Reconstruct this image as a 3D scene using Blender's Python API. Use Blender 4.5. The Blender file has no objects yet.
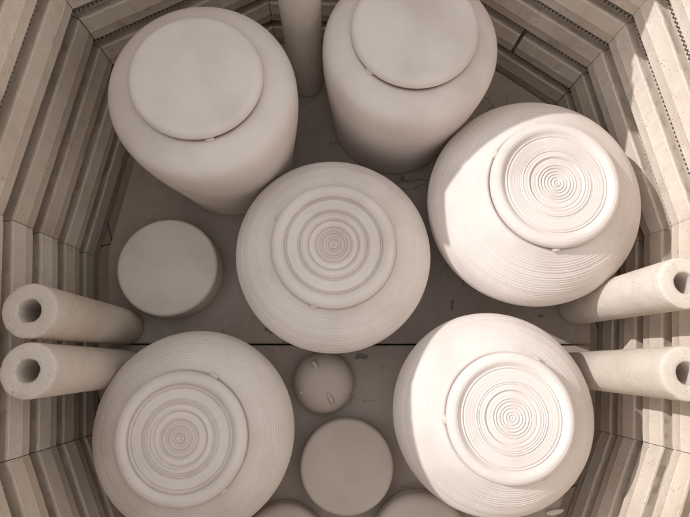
# Loaded pottery kiln seen from above: bricks, shelves, posts and bisque jars.
import bpy, bmesh, math, random
from mathutils import Matrix, Vector, noise
PI = math.pi
S = bpy.context.scene
C = S.collection
rnd = random.Random(7)

# ------------------------------------------------------------------ helpers
def link(o, parent=None):
    C.objects.link(o)
    if parent is not None:
        o.parent = parent
    return o

def mesh_obj(name, bm, m, parent=None, smooth=True):
    bmesh.ops.recalc_face_normals(bm, faces=bm.faces)
    me = bpy.data.meshes.new(name)
    bm.to_mesh(me); bm.free()
    if smooth:
        me.polygons.foreach_set('use_smooth', [True] * len(me.polygons))
    me.materials.append(m)
    return link(bpy.data.objects.new(name, me), parent)

def raw_obj(name, verts, faces, m, parent=None, smooth=True):
    me = bpy.data.meshes.new(name)
    me.from_pydata(verts, [], faces)
    me.update()
    if smooth:
        me.polygons.foreach_set('use_smooth', [True] * len(me.polygons))
    me.materials.append(m)
    return link(bpy.data.objects.new(name, me), parent)

def tag(o, label=None, cat=None, group=None, kind=None):
    if label: o['label'] = label
    if cat: o['category'] = cat
    if group: o['group'] = group
    if kind: o['kind'] = kind
    return o

def thing(name, loc, label, cat, group=None, rotz=0.0):
    e = bpy.data.objects.new(name, None)
    e.empty_display_size = .02
    e.location = loc; e.rotation_euler = (0, 0, rotz)
    return tag(link(e), label, cat, group)

def lathe(name, prof, m, parent=None, seg=144, wob=None):
    """prof: list of (r, z) from the bottom centre to the top centre, r may be 0 at both ends."""
    verts, faces, rings = [], [], []
    for i, (r, z) in enumerate(prof):
        if r <= 1e-7:
            rings.append([len(verts)]); verts.append((0, 0, z)); continue
        ring = []
        for k in range(seg):
            a = 2 * PI * k / seg
            dr, dz = wob(a, r, z, i) if wob else (0, 0)
            ring.append(len(verts))
            verts.append(((r + dr) * math.cos(a), (r + dr) * math.sin(a), z + dz))
        rings.append(ring)
    for a, b in zip(rings, rings[1:]):
        for k in range(seg):
            k2 = (k + 1) % seg
            if len(a) == 1 and len(b) == 1: continue
            if len(a) == 1: faces.append((a[0], b[k2], b[k]))
            elif len(b) == 1: faces.append((a[k], a[k2], b[0]))
            else: faces.append((a[k], a[k2], b[k2], b[k]))
    return raw_obj(name, verts, faces, m, parent)

def resample(pts, step):
    out = [pts[0]]
    for p, q in zip(pts, pts[1:]):
        d = math.dist(p, q); n = max(1, int(d / step))
        for j in range(1, n + 1):
            t = j / n
            out.append((p[0] + (q[0] - p[0]) * t, p[1] + (q[1] - p[1]) * t))
    return out

# ---------------------------------------------------------------- materials
class NT:
    def __init__(self, name):
        self.m = bpy.data.materials.new(name); self.m.use_nodes = True
        self.t = self.m.node_tree; self.b = self.t.nodes['Principled BSDF']
        self.b.inputs['Specular IOR Level'].default_value = .25
        self.tc = self.t.nodes.new('ShaderNodeTexCoord')
        self.oi = self.t.nodes.new('ShaderNodeObjectInfo')
    def n(self, typ, **kw):
        x = self.t.nodes.new(typ)
        for k, v in kw.items():
            if k in x.inputs.keys(): x.inputs[k].default_value = v
            else: setattr(x, k, v)
        return x
    def l(self, a, b): self.t.links.new(a, b)
    def noise(self, scale, detail=4, rough=.55, vec=None, dist=0):
        x = self.n('ShaderNodeTexNoise', Scale=scale, Detail=detail, Roughness=rough, Distortion=dist)
        self.l(vec or self.tc.outputs['Object'], x.inputs['Vector']); return x.outputs['Fac']
    def vor(self, scale, feature='F1', vec=None, rand=1):
        x = self.n('ShaderNodeTexVoronoi', Scale=scale, Randomness=rand); x.feature = feature
        self.l(vec or self.tc.outputs['Object'], x.inputs['Vector']); return x
    def ramp(self, fac, stops):
        x = self.n('ShaderNodeValToRGB'); e = x.color_ramp.elements
        while len(e) < len(stops): e.new(.5)
        for s, (p, c) in zip(e, stops):
            s.position = p; s.color = (*c, 1) if len(c) == 3 else c
        self.l(fac, x.inputs['Fac']); return x.outputs['Color']
    def map(self, v, a, b, c=0, d=1, smooth=False):
        x = self.n('ShaderNodeMapRange'); x.inputs[1].default_value = a; x.inputs[2].default_value = b
        x.inputs[3].default_value = c; x.inputs[4].default_value = d
        if smooth: x.interpolation_type = 'SMOOTHSTEP'
        self.l(v, x.inputs[0]); return x.outputs[0]
    def math(self, op, a, b=None):
        x = self.n('ShaderNodeMath'); x.operation = op
        for i, v in enumerate((a, b)):
            if v is None: continue
            if isinstance(v, (int, float)): x.inputs[i].default_value = v
            else: self.l(v, x.inputs[i])
        return x.outputs[0]
    def mix(self, fac, a, b, blend='MIX'):
        x = self.n('ShaderNodeMix'); x.data_type = 'RGBA'; x.blend_type = blend
        for s, v in ((0, fac), (6, a), (7, b)):
            if isinstance(v, (int, float)): x.inputs[s].default_value = v
            elif isinstance(v, tuple): x.inputs[s].default_value = (*v, 1)
            else: self.l(v, x.inputs[s])
        return x.outputs[2]
    def bump(self, h, strength, dist, prev=None):
        x = self.n('ShaderNodeBump', Strength=strength, Distance=dist); self.l(h, x.inputs['Height'])
        if prev: self.l(prev, x.inputs['Normal'])
        return x.outputs['Normal']
    def done(self, col, rough, nrm=None):
        self.l(col, self.b.inputs['Base Color'])
        if isinstance(rough, (int, float)): self.b.inputs['Roughness'].default_value = rough
        else: self.l(rough, self.b.inputs['Roughness'])
        if nrm: self.l(nrm, self.b.inputs['Normal'])
        return self.m

def clay_mat(name, base, lines=0.0):
    t = NT(name)
    off = t.n('ShaderNodeVectorMath'); off.operation = 'ADD'
    t.l(t.tc.outputs['Object'], off.inputs[0])
    sc = t.math('MULTIPLY', t.oi.outputs['Random'], 3.0); t.l(sc, off.inputs[1])
    v = off.outputs[0]
    big = t.noise(16, 3, .5, v); fine = t.noise(420, 5, .6, v); gr = t.noise(1500, 2, .5, v)
    d = tuple(x * y for x, y in zip(base, (.88, .86, .84)))
    u = tuple(min(1, x * 1.06) for x in base)
    col = t.ramp(big, [(.3, d), (.5, base), (.72, u)])
    tone = t.ramp(t.oi.outputs['Random'], [(0, (.95, .94, .925)), (.5, (.98, .975, .97)), (1, (1, 1, 1))])
    col = t.mix(1.0, col, tone, 'MULTIPLY')
    smudge = t.map(t.noise(38, 5, .7, v, 1.2), .56, .72, 0, .30)          # damp finger marks and dust
    col = t.mix(smudge, col, tuple(x * y for x, y in zip(base, (.84, .80, .76))))
    dust = t.map(t.noise(70, 6, .75, v), .60, .75, 0, .35)
    col = t.mix(dust, col, tuple(min(1, x * 1.12) for x in base))
    sp = t.vor(330, vec=v)
    speck = t.map(sp.outputs['Distance'], .05, .12, .18, 0)
    col = t.mix(t.math('MULTIPLY', speck, t.map(t.noise(45, 2, .5, v), .46, .56)), col, (.25, .19, .15))
    col = t.mix(t.map(fine, .35, .7, 0, .16), col, d)
    h = t.math('ADD', t.math('MULTIPLY', fine, .7), t.math('MULTIPLY', gr, .3))
    nb = t.bump(h, .22, .0006)
    nb = t.bump(t.noise(60, 3, .5, v), .12, .002, nb)
    return t.done(col, .86, nb)

def brick_mat(name, base, pit=1.0):
    t = NT(name)
    off = t.n('ShaderNodeVectorMath'); off.operation = 'ADD'
    t.l(t.tc.outputs['Object'], off.inputs[0])
    t.l(t.math('MULTIPLY', t.oi.outputs['Random'], 5.0), off.inputs[1]); v = off.outputs[0]
    big = t.noise(9, 4, .6, v); mid = t.noise(80, 5, .6, v); fine = t.noise(700, 4, .6, v)
    d = tuple(x * y for x, y in zip(base, (.80, .76, .72)))
    u = tuple(min(1, x * 1.08) for x in base)
    col = t.ramp(big, [(.3, d), (.5, base), (.7, u)])
    tint = t.map(t.oi.outputs['Random'], 0, 1, .86, 1.06)
    col = t.mix(1.0, col, t.ramp(t.oi.outputs['Random'], [(0, (.88, .86, .83)), (.5, (.97, .95, .93)), (1, (1, 1, 1))]), 'MULTIPLY')
    col = t.mix(t.map(mid, .45, .75, 0, .35), col, d)
    col = t.mix(t.map(fine, .5, .75, 0, .3), col, tuple(x * .6 for x in base))
    rust = t.map(t.noise(55, 6, .75, v), .58, .72, 0, .45)
    col = t.mix(rust, col, (.42, .27, .16))
    p1 = t.vor(420, vec=v); p2 = t.vor(170, vec=v)
    k1 = t.math('MULTIPLY', t.map(p1.outputs['Distance'], .10, .22, 1, 0), t.map(t.noise(60, 2, .5, v), .48, .6))
    k2 = t.math('MULTIPLY', t.map(p2.outputs['Distance'], .07, .16, 1, 0), t.map(t.noise(35, 2, .5, v), .55, .65))
    pits = t.math('MULTIPLY', t.math('MAXIMUM', k1, k2), pit)
    col = t.mix(t.math('MULTIPLY', pits, .8), col, (.17, .12, .085))
    h = t.math('SUBTRACT', t.math('ADD', t.math('MULTIPLY', mid, .5), t.math('MULTIPLY', fine, .5)), pits)
    return t.done(col, .93, t.bump(h, .45, .0011))

M_clay = clay_mat('pale_clay', (.72, .648, .612))
M_clay_smooth = clay_mat('smooth_clay', (.71, .636, .606))
M_clay_dim = clay_mat('grey_clay', (.68, .60, .55))
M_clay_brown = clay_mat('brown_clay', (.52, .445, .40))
M_brick = brick_mat('fire_brick', (.72, .627, .545))
M_post = brick_mat('cast_post', (.66, .59, .53), .8)
M_floor = brick_mat('floor_brick', (.47, .37, .28))

def shelf_mat():
    t = NT('kiln_wash'); v = t.tc.outputs['Object']
    base = (.36, .302, .264)
    big = t.noise(11, 5, .6); mid = t.noise(90, 5, .6); fine = t.noise(900, 3, .5)
    col = t.ramp(big, [(.3, (.305, .255, .222)), (.5, base), (.72, (.43, .365, .32))])
    col = t.mix(t.map(mid, .45, .7, 0, .35), col, (.25, .205, .175))
    # hairline cracks of the wash, only here and there
    dv = t.n('ShaderNodeVectorMath'); dv.operation = 'ADD'; t.l(v, dv.inputs[0])
    nz = t.n('ShaderNodeTexNoise', Scale=45, Detail=4); t.l(v, nz.inputs['Vector'])
    ns = t.n('ShaderNodeVectorMath'); ns.operation = 'SCALE'; ns.inputs['Scale'].default_value = .018
    t.l(nz.outputs['Color'], ns.inputs[0]); t.l(ns.outputs[0], dv.inputs[1])
    cr = t.vor(24, 'DISTANCE_TO_EDGE', dv.outputs[0])
    line = t.map(cr.outputs['Distance'], .004, .014, 1, 0)
    line = t.math('MULTIPLY', line, t.map(t.noise(14, 3, .6), .55, .60))
    # flaked spots: (x, y, rx, ry)
    spots = [(-.068, .042, .013, .014), (-.083, .088, .008, .020), (-.079, .106, .010, .012), (-.1, .108, .012, .008),
             (.036, .007, .013, .0045), (.147, .068, .003, .009), (.285, .062, .006, .004), (.255, .055, .005, .003)]
    tot = None
    for x, y, rx, ry in spots:
        s = t.n('ShaderNodeVectorMath'); s.operation = 'SUBTRACT'; s.inputs[1].default_value = (x, y, 0); t.l(v, s.inputs[0])
        m = t.n('ShaderNodeVectorMath'); m.operation = 'MULTIPLY'; m.inputs[1].default_value = (1 / rx, 1 / ry, 0); t.l(s.outputs[0], m.inputs[0])
        ln = t.n('ShaderNodeVectorMath'); ln.operation = 'LENGTH'; t.l(m.outputs[0], ln.inputs[0])
        k = t.math('SUBTRACT', 1.0, ln.outputs['Value'])
        tot = k if tot is None else t.math('MAXIMUM', tot, k)
    flake = t.map(t.math('ADD', tot, t.math('MULTIPLY', t.math('SUBTRACT', t.noise(170, 5, .65), .5), 2.2)), .22, .34)
    inner = t.map(t.noise(600, 3, .6), .40, .58)
    fl = t.math('MULTIPLY', flake, t.math('ADD', .35, t.math('MULTIPLY', inner, .5)))
    col = t.mix(fl, col, (.085, .075, .072))
    col = t.mix(t.math('MULTIPLY', line, .75), col, (.10, .08, .07))
    h = t.math('SUBTRACT', t.math('ADD', t.math('MULTIPLY', mid, .6), t.math('MULTIPLY', fine, .25)), t.math('ADD', line, flake))
    return t.done(col, .9, t.bump(h, .5, .0007))
M_shelf = shelf_mat()

t = NT('element_wire')
M_wire = t.done(t.ramp(t.noise(300), [(.3, (.13, .115, .10)), (.7, (.24, .21, .185))]), .6)
t = NT('wad_clay')
M_wad = t.done(t.ramp(t.noise(300), [(.3, (.60, .53, .46)), (.7, (.70, .63, .55))]), .9, t.bump(t.noise(700), .4, .001))

# ------------------------------------------------------------- kiln chamber
POLY = [(.329, -.082), (.356, .140), (.310, .351), (.180, .444), (-.080, .444), (-.260, .346),
        (-.301, .132), (-.280, -.084), (-.196, -.272), (-.070, -.372), (.130, -.372), (.238, -.278)]  # counter-clockwise
NS = len(POLY)
def edge_dir(i):
    a, b = Vector(POLY[i]), Vector(POLY[(i + 1) % NS])
    return (b - a).normalized()
def off_corner(i, n):
    """corner i of the wall line moved inward by n"""
    d0, d1 = edge_dir((i - 1) % NS), edge_dir(i)
    n0, n1 = Vector((-d0.y, d0.x)), Vector((-d1.y, d1.x))
    k = n / (1 + n0.dot(n1))
    return Vector(POLY[i]) + (n0 + n1) * k

PITCH, E0 = .049, -.040
THICK = .066
def ridge_profile(L, upto):
    """inner outline of one ridge, bottom to top, as (inward, z)"""
    return [(-.018, L + .0006), (-.0022, L + .0003), (-.0007, L + .0009), (-.0001, L + .0020),
            (.0000, L + .0132), (.0004, L + .0143), (.0000, L + .0154),
            (-.0001, L + .0335), (-.0006, L + .0340), (-.0014, L + .0341), (-.0030, L + .0340),
            (-.0132, L + .0285), (-.0165, L + .0282), (-.0186, L + .0300), (-.0194, L + .0360), (-.0190, L + .0450), (-.018, upto)]

def brick(side, L0, nridge, parent, t0=0.0, t1=1.0, seg=46):
    prof = []
    for k in range(nridge):
        L = L0 + PITCH * k
        prof += ridge_profile(L, L + PITCH - (.0008 if k == nridge - 1 else 0.0))
    zt = L0 + PITCH * nridge - .0008
    prof = [(-THICK, L0 + .0006)] + prof + [(-THICK, zt)]
    j, jn = side, (side + 1) % NS
    d = edge_dir(side); nrm = Vector((-d.y, d.x))
    gap = .0002
    sid = rnd.random() * 50
    dx, dn, tilt = rnd.uniform(-.0004, .0004), rnd.uniform(-.0007, .0007), rnd.uniform(-.0008, .0008)
    verts, faces = [], []
    np_ = len(prof)
    for s in range(seg + 1):
        u = t0 + (t1 - t0) * s / seg
        # round the arrises at the ends
        e = min(s, seg - s)
        for q, (n, z) in enumerate(prof):
            a, b = off_corner(j, n), off_corner(jn, n)
            a = a + d * gap; b = b - d * gap
            p = a + (b - a) * u
            jn_ = 0; jz = 0
            if n > -.02:
                f = noise.noise(Vector((p.x * 160 + sid, p.y * 160, z * 160)))
                g = noise.noise(Vector((p.x * 420, p.y * 420 + sid, z * 420)))
                c = noise.noise(Vector((p.x * 60 + sid, p.y * 60, z * 90)))
                jn_ = f * .00030 + g * .00022
                jz = g * .00022
                if n > -.004: jn_ -= max(0, c - .42) * .006 * max(0, g + .4)
                if e == 0: jn_ -= .0005
                elif e == 1: jn_ -= .0002
                jn_ += dn + tilt * (u - .5)
            p = p + nrm * jn_
            verts.append((p.x, p.y, z + jz))
    for s in range(seg):
        for q in range(np_):
            q2 = (q + 1) % np_
            faces.append((s * np_ + q, s * np_ + q2, (s + 1) * np_ + q2, (s + 1) * np_ + q))
    faces.append(tuple(reversed(range(np_))))
    faces.append(tuple(range(seg * np_, (seg + 1) * np_)))
    me = bpy.data.meshes.new('fire_brick'); me.from_pydata(verts, [], faces)
    bm = bmesh.new(); bm.from_mesh(me); bpy.data.meshes.remove(me)
    o = mesh_obj('fire_brick', bm, M_brick, parent, smooth=True)
    for e_ in o.data.edges: pass
    o.data.set_sharp_from_angle(angle=math.radians(24))
    return o

kiln = thing('pottery_kiln', (0, 0, 0), 'many-sided pottery kiln chamber of pale grooved fire bricks around all the pots', 'kiln')
for row in range(4):
    L0 = E0 + 2 * PITCH * row
    for s in range(NS):
        if row == 0 and s == 2:            # the lowest course of this wall has an open joint
            brick(s, L0, 1, kiln); brick(s, L0 + PITCH, 1, kiln, 0.0, .542, 30); brick(s, L0 + PITCH, 1, kiln, .570, 1.0, 26)
        else:
            brick(s, L0, 2, kiln)

RIM = 1.12
for s in range(NS):                        # rim course, level all round
    rb_ = brick(s, E0 + 8 * PITCH, 1, kiln)
    rb_.scale.z = RIM; rb_.location.z = (E0 + 8 * PITCH) * (1 - RIM)
ZR = E0 + 8 * PITCH + PITCH * RIM
TOPK = .62
shade_brick = brick(4, ZR, 1, kiln); shade_brick.scale.z = TOPK; shade_brick.location.z = ZR * (1 - TOPK)  # extra rim brick, added out of view to shade the tall jars
shade_wedge = brick(5, ZR, 1, kiln, 0.0, .36, 16)        # added out of view, sloped to shape the shadow edge on the jars
c0, c1 = off_corner(5, 0), off_corner(6, 0)
for v in shade_wedge.data.vertices:
    u = (Vector((v.co.x, v.co.y)) - c0).dot(c1 - c0) / (c1 - c0).length_squared
    v.co.z = ZR + (v.co.z - ZR) * TOPK * max(.03, min(1, 1.05 - u / .13))

def coil(z, parent):
    pts = [off_corner(i, -.0166) for i in range(NS)]
    verts, faces = [], []
    rad, wire, pitch, per = .0025, .0008, .0050, 8
    total = 0; path = []
    for i in range(NS):
        a, b = pts[i], pts[(i + 1) % NS]
        path.append((a, b, (b - a).length)); total += (b - a).length
    n = int(total / pitch * per); ci = 0; acc = 0
    ph = rnd.random() * 6
    for k in range(n):
        s = total * k / n
        while s > acc + path[ci][2] and ci < NS - 1: acc += path[ci][2]; ci += 1
        a, b, ln = path[ci]; d = (b - a) / ln; nv = Vector((-d.y, d.x))
        p = a + d * (s - acc); th = 2 * PI * k / per + ph
        o = Vector((math.cos(th), math.sin(th)))
        for m in range(4):
            be = PI / 2 * m
            rr = rad + wire * math.cos(be)
            q = p + nv * rr * o.x + d * wire * math.sin(be)
            verts.append((q.x, q.y, z + rr * o.y))
    for k in range(n):
        k2 = (k + 1) % n
        for m in range(4):
            m2 = (m + 1) % 4
            faces.append((k * 4 + m, k2 * 4 + m, k2 * 4 + m2, k * 4 + m2))
    raw_obj('heating_coil', verts, faces, M_wire, parent)
for k in range(1, 9):
    coil(E0 + PITCH * k - .0171, kiln)

# kiln floor (the setting)
FZ = -.0415
bm = bmesh.new()
vs = [bm.verts.new((*off_corner(i, -.06), FZ)) for i in range(NS)]
vb = [bm.verts.new((*off_corner(i, -.06), FZ - .06)) for i in range(NS)]
bm.faces.new(vs); bm.faces.new(list(reversed(vb)))
for i in range(NS): bm.faces.new((vs[i], vb[i], vb[(i + 1) % NS], vs[(i + 1) % NS]))
t = NT('kiln_floor_brick'); v = t.tc.outputs['Object']
bt = t.n('ShaderNodeTexBrick', Scale=1.0); bt.inputs['Mortar Size'].default_value = .0009
bt.inputs['Brick Width'].default_value = .1143; bt.inputs['Row Height'].default_value = .2286
mp = t.n('ShaderNodeMapping'); mp.inputs['Rotation'].default_value = (0, 0, math.radians(-17)); t.l(v, mp.inputs['Vector']); t.l(mp.outputs[0], bt.inputs['Vector'])
bt.inputs['Color1'].default_value = (.47, .37, .28, 1); bt.inputs['Color2'].default_value = (.43, .34, .26, 1); bt.inputs['Mortar'].default_value = (.08, .06, .05, 1)
cc = t.mix(t.map(t.noise(60, 5, .6), .4, .7, 0, .4), bt.outputs['Color'], (.34, .25, .18))
M_fl = t.done(cc, .93, t.bump(t.noise(500, 4), .3, .001))
fl = mesh_obj('floor', bm, M_fl, smooth=False); fl['kind'] = 'structure'

# ------------------------------------------------------------- kiln shelves
GAPY = .0205
def shelf(pts, name, label):
    bm = bmesh.new()
    vs = [bm.verts.new((*p, -.021)) for p in pts]
    f = bm.faces.new(vs)
    r = bmesh.ops.extrude_face_region(bm, geom=[f])
    for e in r['geom']:
        if isinstance(e, bmesh.types.BMVert): e.co.z = 0
    bm.normal_update()
    bmesh.ops.bevel(bm, geom=list(bm.edges), offset=.0012, segments=2, affect='EDGES', clamp_overlap=True)
    o = mesh_obj(name, bm, M_shelf, smooth=False)
    return tag(o, label, 'kiln shelf', 'half kiln shelves')
INS = .0285
pc = [off_corner(i, INS) for i in range(NS)]
def cut(i, j):
    a, b = pc[i], pc[j]; u = (GAPY - a.y) / (b.y - a.y); return a + (b - a) * u
cr_, cl_ = cut(0, 1), cut(6, 7)
g = .0012
up = [Vector((cr_.x, GAPY + g)), pc[1], pc[2], pc[3], pc[4], pc[5], pc[6], Vector((cl_.x, GAPY + g))]
lo = [Vector((cl_.x, GAPY - g)), pc[7], pc[8], pc[9], pc[10], pc[11], pc[0], Vector((cr_.x, GAPY - g))]
shelf(up, 'kiln_shelf', 'half kiln shelf with flaked grey wash under the two tall smooth jars')
shelf(lo, 'kiln_shelf', 'half kiln shelf under the small domed bowl with three feet')

# -------------------------------------------------------------------- posts
def post(x, y, rot, label, chip=None, lean=(0, 0)):
    t_ = thing('kiln_post', (x, y, .0005), label, 'kiln post', 'hollow kiln posts standing on the shelves', rot)
    Hh, R, r = .2025, .0222, .0093
    sd = rnd.random() * 30
    prof = [(r, .0), (R * .93 - .001, 0), (R * .93, .001)]
    for k in range(1, 40): prof.append((R * (.93 + .07 * k / 40), .001 + (Hh - .003) * k / 40))
    prof += [(R, Hh - .0016), (R - .0004, Hh - .0006), (R - .0014, Hh), (R * .8, Hh + .0001), (R * .6, Hh), (r + .0012, Hh), (r + .0003, Hh - .0006), (r, Hh - .002)]
    prof += [(r, Hh - .002 - (Hh - .003) * k / 12) for k in range(1, 12)] + [(r, .0)]
    def wob(a, rr, z, i):
        p = Vector((math.cos(a) * rr * 90 + sd, math.sin(a) * rr * 90, z * 90))
        n1 = noise.noise(p); n2 = noise.noise(p * 3.3); n3 = noise.noise(Vector((math.cos(a) * 2 + sd, math.sin(a) * 2, z * 9)))
        dr = n2 * .00022 + n3 * .0003
        dz = 0
        if z > Hh - .003 and rr > R * .9:
            dr -= max(0, n2 - .1) * .0012; dz = -max(0, n2 - .1) * .0010
        if rr < r * 1.3:
            dr += n1 * .0005
            if chip is not None:
                c = max(0, 1 - abs(((a - chip + PI) % (2 * PI)) - PI) / .3); dr -= c * c * .0014
        return dr, dz
    o = lathe('post_tube', prof, M_post, t_, 72, wob)
    o.data.set_sharp_from_angle(angle=math.radians(55))
    return t_
post(-.2424, .0404, .3, 'hollow post on the left with a chip in its hole, nearer the small plain dish', chip=PI - .3)
post(-.2382, -.0068, 1.9, 'hollow post on the left with a clean round hole, nearer the ringed jar in shade')
post(.2968, .0652, 4.1, 'sunlit hollow post on the right next to the largest ringed jar')
post(.2892, -.0092, 5.2, 'sunlit hollow post on the right with speckled side, beside the lower bright jar')
post(-.0335, .3600, 2.6, 'shaded grey kiln post standing between the two tall smooth jars')

# --------------------------------------------------------------------- jars
def body_curve_squat(rb, rm, zm, rs, zs):
    p = [(0, .002), (rb - .004, .002), (rb - .0015, .0), (rb, .0012)]
    for k in range(1, 13):
        q = k / 12; p.append((rb + (rm - rb) * math.sin(q * PI / 2) ** .9, .0012 + (zm - .0012) * q))
    hz = (zs - zm) / math.sqrt(1 - (rs / rm) ** 2)
    for k in range(1, 23):
        a = k / 22 * math.acos(rs / rm)
        p.append((rm * math.cos(a), zm + hz * math.sin(a)))
    return p

def throw_rings(seed, pitch, amp):
    r_ = random.Random(seed)
    ph = [r_.uniform(0, 6.28) for _ in range(6)]
    lines = []
    s = 0
    while s < .4:
        lines.append((s, r_.choice((.35, .6, .8, 1, 1.2)) * amp, r_.uniform(.2, .34))); s += pitch * r_.uniform(.75, 1.3)
    def f(s):
        v = 0
        i = int(s / pitch)
        for c, a, w in lines[max(0, i - 8):i + 9]:
            u = (s - c) / (pitch * w)
            if abs(u) < 3: v -= a * math.exp(-u * u)
        return v + .15 * amp * math.sin(s * 2 * PI / (pitch * 5.3) + ph[0])
    return f

def body_mesh(name, curve, mat, parent, rings=None, start=.0, seg=176, closed_r=None, neck=.004, smooth_len=.012):
    # smooth the control curve with Catmull-Rom, then sample finely
    pts = curve
    fine = []
    for i in range(len(pts) - 1):
        p0, p1, p2, p3 = pts[max(0, i - 1)], pts[i], pts[i + 1], pts[min(len(pts) - 1, i + 2)]
        if i < 4: fine.append(p1); continue
        n = max(2, int(math.dist(p1, p2) / (.00042 if rings else .002)))
        for j in range(n):
            u = j / n
            fine.append(tuple(.5 * (2 * b + (c - a) * u + (2 * a - 5 * b + 4 * c - d) * u * u + (3 * b - a - 3 * c + d) * u ** 3)
                              for a, b, c, d in zip(p0, p1, p2, p3)))
    fine.append(pts[-1])
    if smooth_len:
        st = 4; head = fine[:st]; tail = resample(fine[st:], .00045 if rings else .0015)
        d0 = .00045 if rings else .0015; w = int(smooth_len / d0)
        for _ in range(3):
            new = []
            for i in range(len(tail)):
                k = min(w, i, len(tail) - 1 - i)
                seg_ = tail[i - k:i + k + 1]
                new.append((sum(p[0] for p in seg_) / len(seg_), sum(p[1] for p in seg_) / len(seg_)))
            tail = new
        fine = head + tail
    r_, z_ = fine[-1]
    ncut = len(fine)
    fine += [(r_ - .0015, z_ + .0004), (r_ - .004, z_ - .001), (r_ - .006, z_ - neck), (0, z_ - neck)]
    ss = [0]
    for a, b in zip(fine, fine[1:]): ss.append(ss[-1] + math.dist(a, b))
    nrm = []
    for i in range(len(fine)):
        a, b = fine[max(0, i - 1)], fine[min(len(fine) - 1, i + 1)]
        t_ = Vector((b[0] - a[0], b[1] - a[1]));
        t_ = t_.normalized() if t_.length > 0 else Vector((0, 1)); nrm.append((t_.y, -t_.x))
    sd = rnd.random() * 20
    s_end = ss[ncut - 1]
    def wob(a, r, z, i):
        dr = .00025 * math.sin(2 * a + sd) + .00015 * math.sin(3 * a + sd * 2)
        if not rings or i < 6 or i >= ncut - 1: return (dr if i >= 1 else 0, 0)
        s = s_end - ss[i] + .0005 * math.sin(a + sd) + .0003 * math.sin(2 * a - sd)
        fade = min(1, (s_end - ss[i]) / .004, max(0, (z - .004) / .02))
        h = rings(max(0, s)) * fade
        return dr + nrm[i][0] * h, nrm[i][1] * h
    return lathe(name, fine, mat, parent, seg, wob)

def ring_lid_curve(R, T, v, gain=1.0):
    """top outline of a thrown lid from the centre out, v varies the rings; z = 0 at its underside"""
    rr = random.Random(v)
    k = R / .062
    def h(u):
        y = 0
        if u > .75:                                          # rounded outer roll
            w = (u - .80) / .2; y += .0026 * math.sin(PI / 2 * max(0, min(1, w / .4)))
            if u > .88: y -= .0062 * (1 - math.sqrt(max(0, 1 - ((u - .88) / .12) ** 2)))
        for c, a, w in grooves: y += gain * a * math.exp(-((u - c) / w) ** 2)
        y += -.0007 / (1 + math.exp((u - .425) / .006))
        y += .0007 / (1 + math.exp((u - .56) / .012))
        if u < .33: y += gain * A_ * math.cos(2 * PI * (u + .004 * math.sin(u * 60 + v)) / P_) * min(1, (.33 - u) / .04)
        y += .00005 * math.sin(u * 140 + v)
        return y * k
    grooves = []
    for c, w in ((.785, .011), (.745, .010)):
        grooves.append((c + rr.uniform(-.008, .008), -rr.uniform(.0008, .0011), w))
    grooves.append((.765, .0005, .009))
    for c in (.567, .535, .503):
        grooves.append((c + rr.uniform(-.008, .008), -rr.uniform(.0005, .0009), .010))
    grooves.append((.550, .0005, .008)); grooves.append((.518, .0005, .008))
    grooves.append((.425, .0008, .014)); grooves.append((.398, -.0009, .011))
    A_, P_ = rr.uniform(.00060, .00072), rr.uniform(.0485, .052)
    n = 330
    top = [(R * i / n * .985, T - .0042 * k + h(i / n * .985)) for i in range(n + 1)]
    e = top[-1]
    edge = [(R * .994, e[1] - .0009), (R * .999, e[1] - .0022), (R, e[1] - .0034), (R * .992, .0012), (R * .955, .0), (0, .0)]
    return list(reversed(top + edge))

def plain_lid_curve(R, T, edge=.006):
    pts = [(0, 0), (R - .0050, 0), (R - .0038, .0012), (R - .0012, .0030)]
    for k in range(0, 13):
        a = k / 12 * PI / 2
        pts.append((R - edge + edge * math.cos(a), T - edge + edge * math.sin(a)))
    for k in range(1, 120):
        q = 1 - k / 120; pts.append(((R - edge) * q, T - .0006 * math.sin(PI * min(1, (1 - q) * 1.4)) ** 2 + .00001 * math.sin(q * 60) + .00001 * math.sin(q * 97 + R * 999)))
    pts.append((0, T - .0004))
    # inset the wall line a touch below the round
    return pts

def blob(name, loc, scale, mat, parent, seed, sub=3, rotz=0):
    bm = bmesh.new(); bmesh.ops.create_icosphere(bm, subdivisions=sub, radius=1)
    for v in bm.verts:
        v.co *= 1 + .22 * noise.noise(v.co * 1.6 + Vector((seed * 3.1, seed, 0)))
        v.co.x *= scale[0]; v.co.y *= scale[1]; v.co.z *= scale[2]
    bmesh.ops.rotate(bm, verts=bm.verts, matrix=Matrix.Rotation(rotz, 3, 'Z'))
    bmesh.ops.translate(bm, verts=bm.verts, vec=loc)
    return mesh_obj(name, bm, mat, parent)

def ringed_jar(x, y, zl, rl, rm, zm, seed, label, wads, pitch=.0023, amp=.00044, rbf=.62):
    j = thing('lidded_jar', (x, y, .0004), label, 'jar', 'thrown jars with ringed lids', seed * 1.3)
    T = .0125; zs = zl - T - .0012
    body_mesh('jar_body', body_curve_squat(rm * rbf, rm, zm, rl * 1.035, zs), M_clay, j, throw_rings(seed, pitch, amp))
    lw = lambda a, r, z, i: (.0003 * math.sin(2 * a + seed) * (r / rl), .0003 * math.sin(a + seed) * (r / rl) + .00012 * math.sin(3 * a + seed) * (r / rl) ** 2)
    lid = lathe('lid', ring_lid_curve(rl, T, seed, 1.7 if seed < 3 else 1.0), M_clay, j, 176, lw)
    lid.location = (0, 0, zl - T)
    for q, a in enumerate(wads):
        a = math.radians(a) - seed * 1.3
        blob('clay_wad', (rl * 1.008 * math.cos(a), rl * 1.008 * math.sin(a), .0012), (.0025, .0044, .0024), M_wad, lid, seed + q, rotz=a)
    return j

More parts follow.
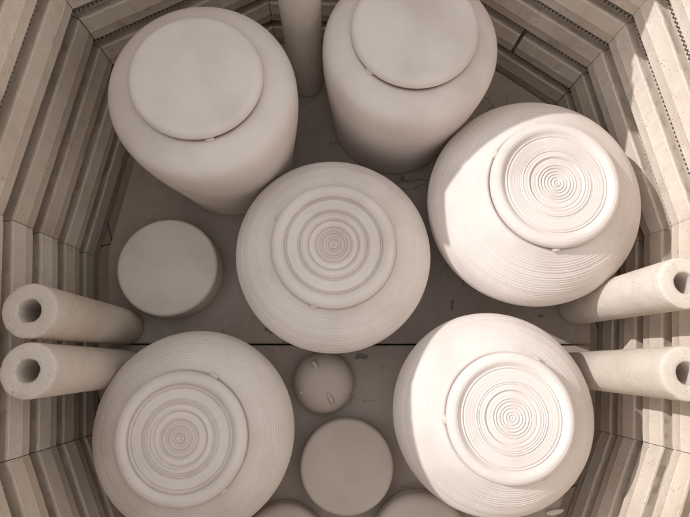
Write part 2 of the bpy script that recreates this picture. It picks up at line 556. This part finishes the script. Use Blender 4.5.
ringed_jar(.0020, .1112, .140, .0614, .1040, .092, 1, 'lidded jar with ringed top in the middle of the kiln, fully in shade', (152, 22, 252))
ringed_jar(-.1370, -.0683, .130, .0606, .1017, .073, 2, 'lidded jar with ringed top in shade next to the left pair of posts', (65, 200, 310))
ringed_jar(.1646, -.0498, .143, .0592, .1020, .079, 3, 'sunlit white jar with ringed lid beside the round flat dish at the front', (182, 60, 300))
ringed_jar(.2168, .1694, .158, .0636, .1136, .094, 4, 'largest sunlit jar, its coarse ridged sides lit below the ringed lid', (268, 30, 150), .0027, .00042)

def tall_jar(x, y, zl, rl, rm, rb, zm, seed, label, wads):
    j = thing('tall_jar', (x, y, .0004), label, 'jar', 'tall smooth jars with plain lids', seed)
    T = .0115; zs = zl - T - .0010
    p = [(0, .002), (rb - .004, .002), (rb - .0015, 0), (rb, .0015)]
    for k in range(1, 15):
        q = k / 14; p.append((rb + (rm - rb) * math.sin(q * PI / 2) ** 1.8, .0015 + (zm - .0015) * q))
    rs = rl * 1.02; P = 2.5; hz = (zs - zm) / (1 - (rs / rm) ** P) ** (1 / P)
    amax = math.acos((rs / rm) ** (P / 2))
    for k in range(1, 23):
        a = k / 22 * amax; p.append((rm * math.cos(a) ** (2 / P), zm + hz * math.sin(a) ** (2 / P)))
    body_mesh('jar_body', p, M_clay_smooth, j, None)
    lw = lambda a, r, z, i: (.0004 * math.sin(2 * a + seed) * (r / rl), .0003 * math.sin(a + seed) * (r / rl))
    lid = lathe('lid', plain_lid_curve(rl, T, .0066), M_clay_smooth, j, 144, lw); lid.location = (0, 0, zl - T)
    for q, a in enumerate(wads):
        a = math.radians(a) - seed
        blob('clay_wad', (rl * .985 * math.cos(a), rl * .985 * math.sin(a), .0006), (.0020, .0042, .0017), M_wad, lid, seed + q, rotz=a)
    return j
tall_jar(-.1235, .2525, .200, .0604, .0905, .075, .165, 5, 'tall smooth jar with plain lid, the one nearer the left brick wall', (-76, 60, 170))
tall_jar(.0786, .3116, .190, .0614, .0895, .078, .152, 6, 'tall smooth jar with plain lid, between the shaded post and the largest ringed jar', (224, 20, 130))

# ------------------------------------------------------ small pieces between
def dish(x, y, R, T, mat, label, edge=.0042, group='plain flat-topped clay dishes'):
    pts = [(0, 0), (R * 1.01 - .002, 0), (R * 1.01, .0015)]
    for k in range(1, 8): pts.append((R * (1.01 - .01 * k / 8), .0015 + (T - edge - .0015) * k / 8))
    for k in range(0, 13):
        a = k / 12 * PI / 2; pts.append((R - edge + edge * math.cos(a), T - edge + edge * math.sin(a)))
    for k in range(1, 16): pts.append(((R - edge) * (1 - k / 16), T + .0006 * math.sin(k / 16 * PI / 2)))
    pts.append((0, T + .0006))
    o = lathe('clay_dish', pts, mat, None, 128, lambda a, r, z, i: (.0004 * math.sin(2 * a + x * 90) * r / R, .0004 * math.sin(a + y * 70) * r / R))
    o.location = (x, y, .0004)
    return tag(o, label, 'dish', group)
dish(-.1885, .1070, .0570, .036, M_clay_dim, 'plain flat-topped clay dish on the shelf beside the left posts')
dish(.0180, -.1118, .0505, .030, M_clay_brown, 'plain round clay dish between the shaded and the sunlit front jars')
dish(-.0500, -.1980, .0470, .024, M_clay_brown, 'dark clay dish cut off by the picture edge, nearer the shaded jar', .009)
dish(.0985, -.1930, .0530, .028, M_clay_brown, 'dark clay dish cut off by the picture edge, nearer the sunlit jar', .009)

b = thing('footed_bowl', (-.0085, -.0235, .0004), 'small upturned domed bowl with two bar feet and one round foot', 'bowl')
R, Hh = .0350, .030
pts = [(0, 0), (R - .003, 0), (R - .0006, .001), (R, .003)]
for k in range(1, 22):
    a = k / 21 * PI / 2; pts.append((R * math.cos(a) ** .72 if k < 21 else 0, .003 + (Hh - .003) * math.sin(a) ** .9))
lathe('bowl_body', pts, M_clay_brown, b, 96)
def bar_foot(x, y, z, ln, w, h, ang, tilt):
    bm = bmesh.new(); bmesh.ops.create_uvsphere(bm, u_segments=20, v_segments=12, radius=1)
    for v in bm.verts:
        v.co.x = v.co.x * w + (1 if v.co.x > 0 else -1 if v.co.x < 0 else 0) * (ln / 2 - w) * min(1, abs(v.co.x) * 60)
        v.co.y *= w; v.co.z *= h
    M4 = Matrix.Translation((x, y, z)) @ Matrix.Rotation(ang, 4, 'Z') @ Matrix.Rotation(tilt, 4, 'Y')
    bmesh.ops.transform(bm, matrix=M4, verts=bm.verts)
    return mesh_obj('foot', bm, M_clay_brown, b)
bar_foot(-.0090, .0195, .0262, .0135, .0029, .0052, math.radians(-62), .3)['label'] = 'bar-shaped foot'
bar_foot(.0075, -.0150, .0272, .0150, .0029, .0052, math.radians(-62), -.25)['label'] = 'bar-shaped foot'
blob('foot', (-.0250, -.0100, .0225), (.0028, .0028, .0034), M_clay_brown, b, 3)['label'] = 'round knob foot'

cr_ = blob('clay_sliver', (0, 0, .0014), (.0105, .0028, .0018), M_clay, None, 9, rotz=.18)
cr_.location = (.2535, -.1660, .0004)
tag(cr_, 'thin pale sliver of clay lying on the shelf below the lower bright jar', 'clay scrap')

# ---------------------------------------------------------- light and camera
SUN_AZ_TRAVEL = math.radians(-21)      # direction the light travels, measured from +x
SUN_EL = math.radians(35)
tr = Vector((math.cos(SUN_AZ_TRAVEL) * math.cos(SUN_EL), math.sin(SUN_AZ_TRAVEL) * math.cos(SUN_EL), -math.sin(SUN_EL)))
sl = bpy.data.lights.new('sun', 'SUN'); sl.energy = 2.0; sl.angle = math.radians(.5); sl.color = (1, .995, .99)
so = link(bpy.data.objects.new('sun', sl)); so.rotation_euler = tr.to_track_quat('-Z', 'Y').to_euler()

W = bpy.data.worlds.new('World'); S.world = W; W.use_nodes = True
nt = W.node_tree; bg = nt.nodes['Background']
sky = nt.nodes.new('ShaderNodeTexSky'); sky.sky_type = 'NISHITA'; sky.sun_disc = False
sky.sun_elevation = SUN_EL
back = -tr                                             # towards the sun
sky.sun_rotation = math.atan2(back.x, back.y)
sky.air_density = 3.5; sky.dust_density = .8; sky.ozone_density = 0
hs = nt.nodes.new('ShaderNodeHueSaturation'); hs.inputs['Saturation'].default_value = .1   # thin high cloud: a paler sky
nt.links.new(sky.outputs[0], hs.inputs['Color']); nt.links.new(hs.outputs[0], bg.inputs['Color']); bg.inputs['Strength'].default_value = .15

cam = bpy.data.cameras.new('camera'); co = link(bpy.data.objects.new('camera', cam))
cam.sensor_width = 36; cam.sensor_fit = 'HORIZONTAL'; cam.lens = 520 / 690 * 36
cam.clip_start = .01; cam.clip_end = 50
R3 = Matrix(((.999651567, -.005152729, -.025888105), (0, .980761610, -.195209282), (.026395920, .195141265, .980419881)))
co.matrix_world = Matrix.Translation((0, 0, .627)) @ R3.to_4x4()
S.camera = co

S.view_settings.view_transform = 'Standard'; S.view_settings.look = 'None'
S.view_settings.exposure = .62; S.view_settings.gamma = 1
S.cycles.max_bounces = 12; S.cycles.diffuse_bounces = 8
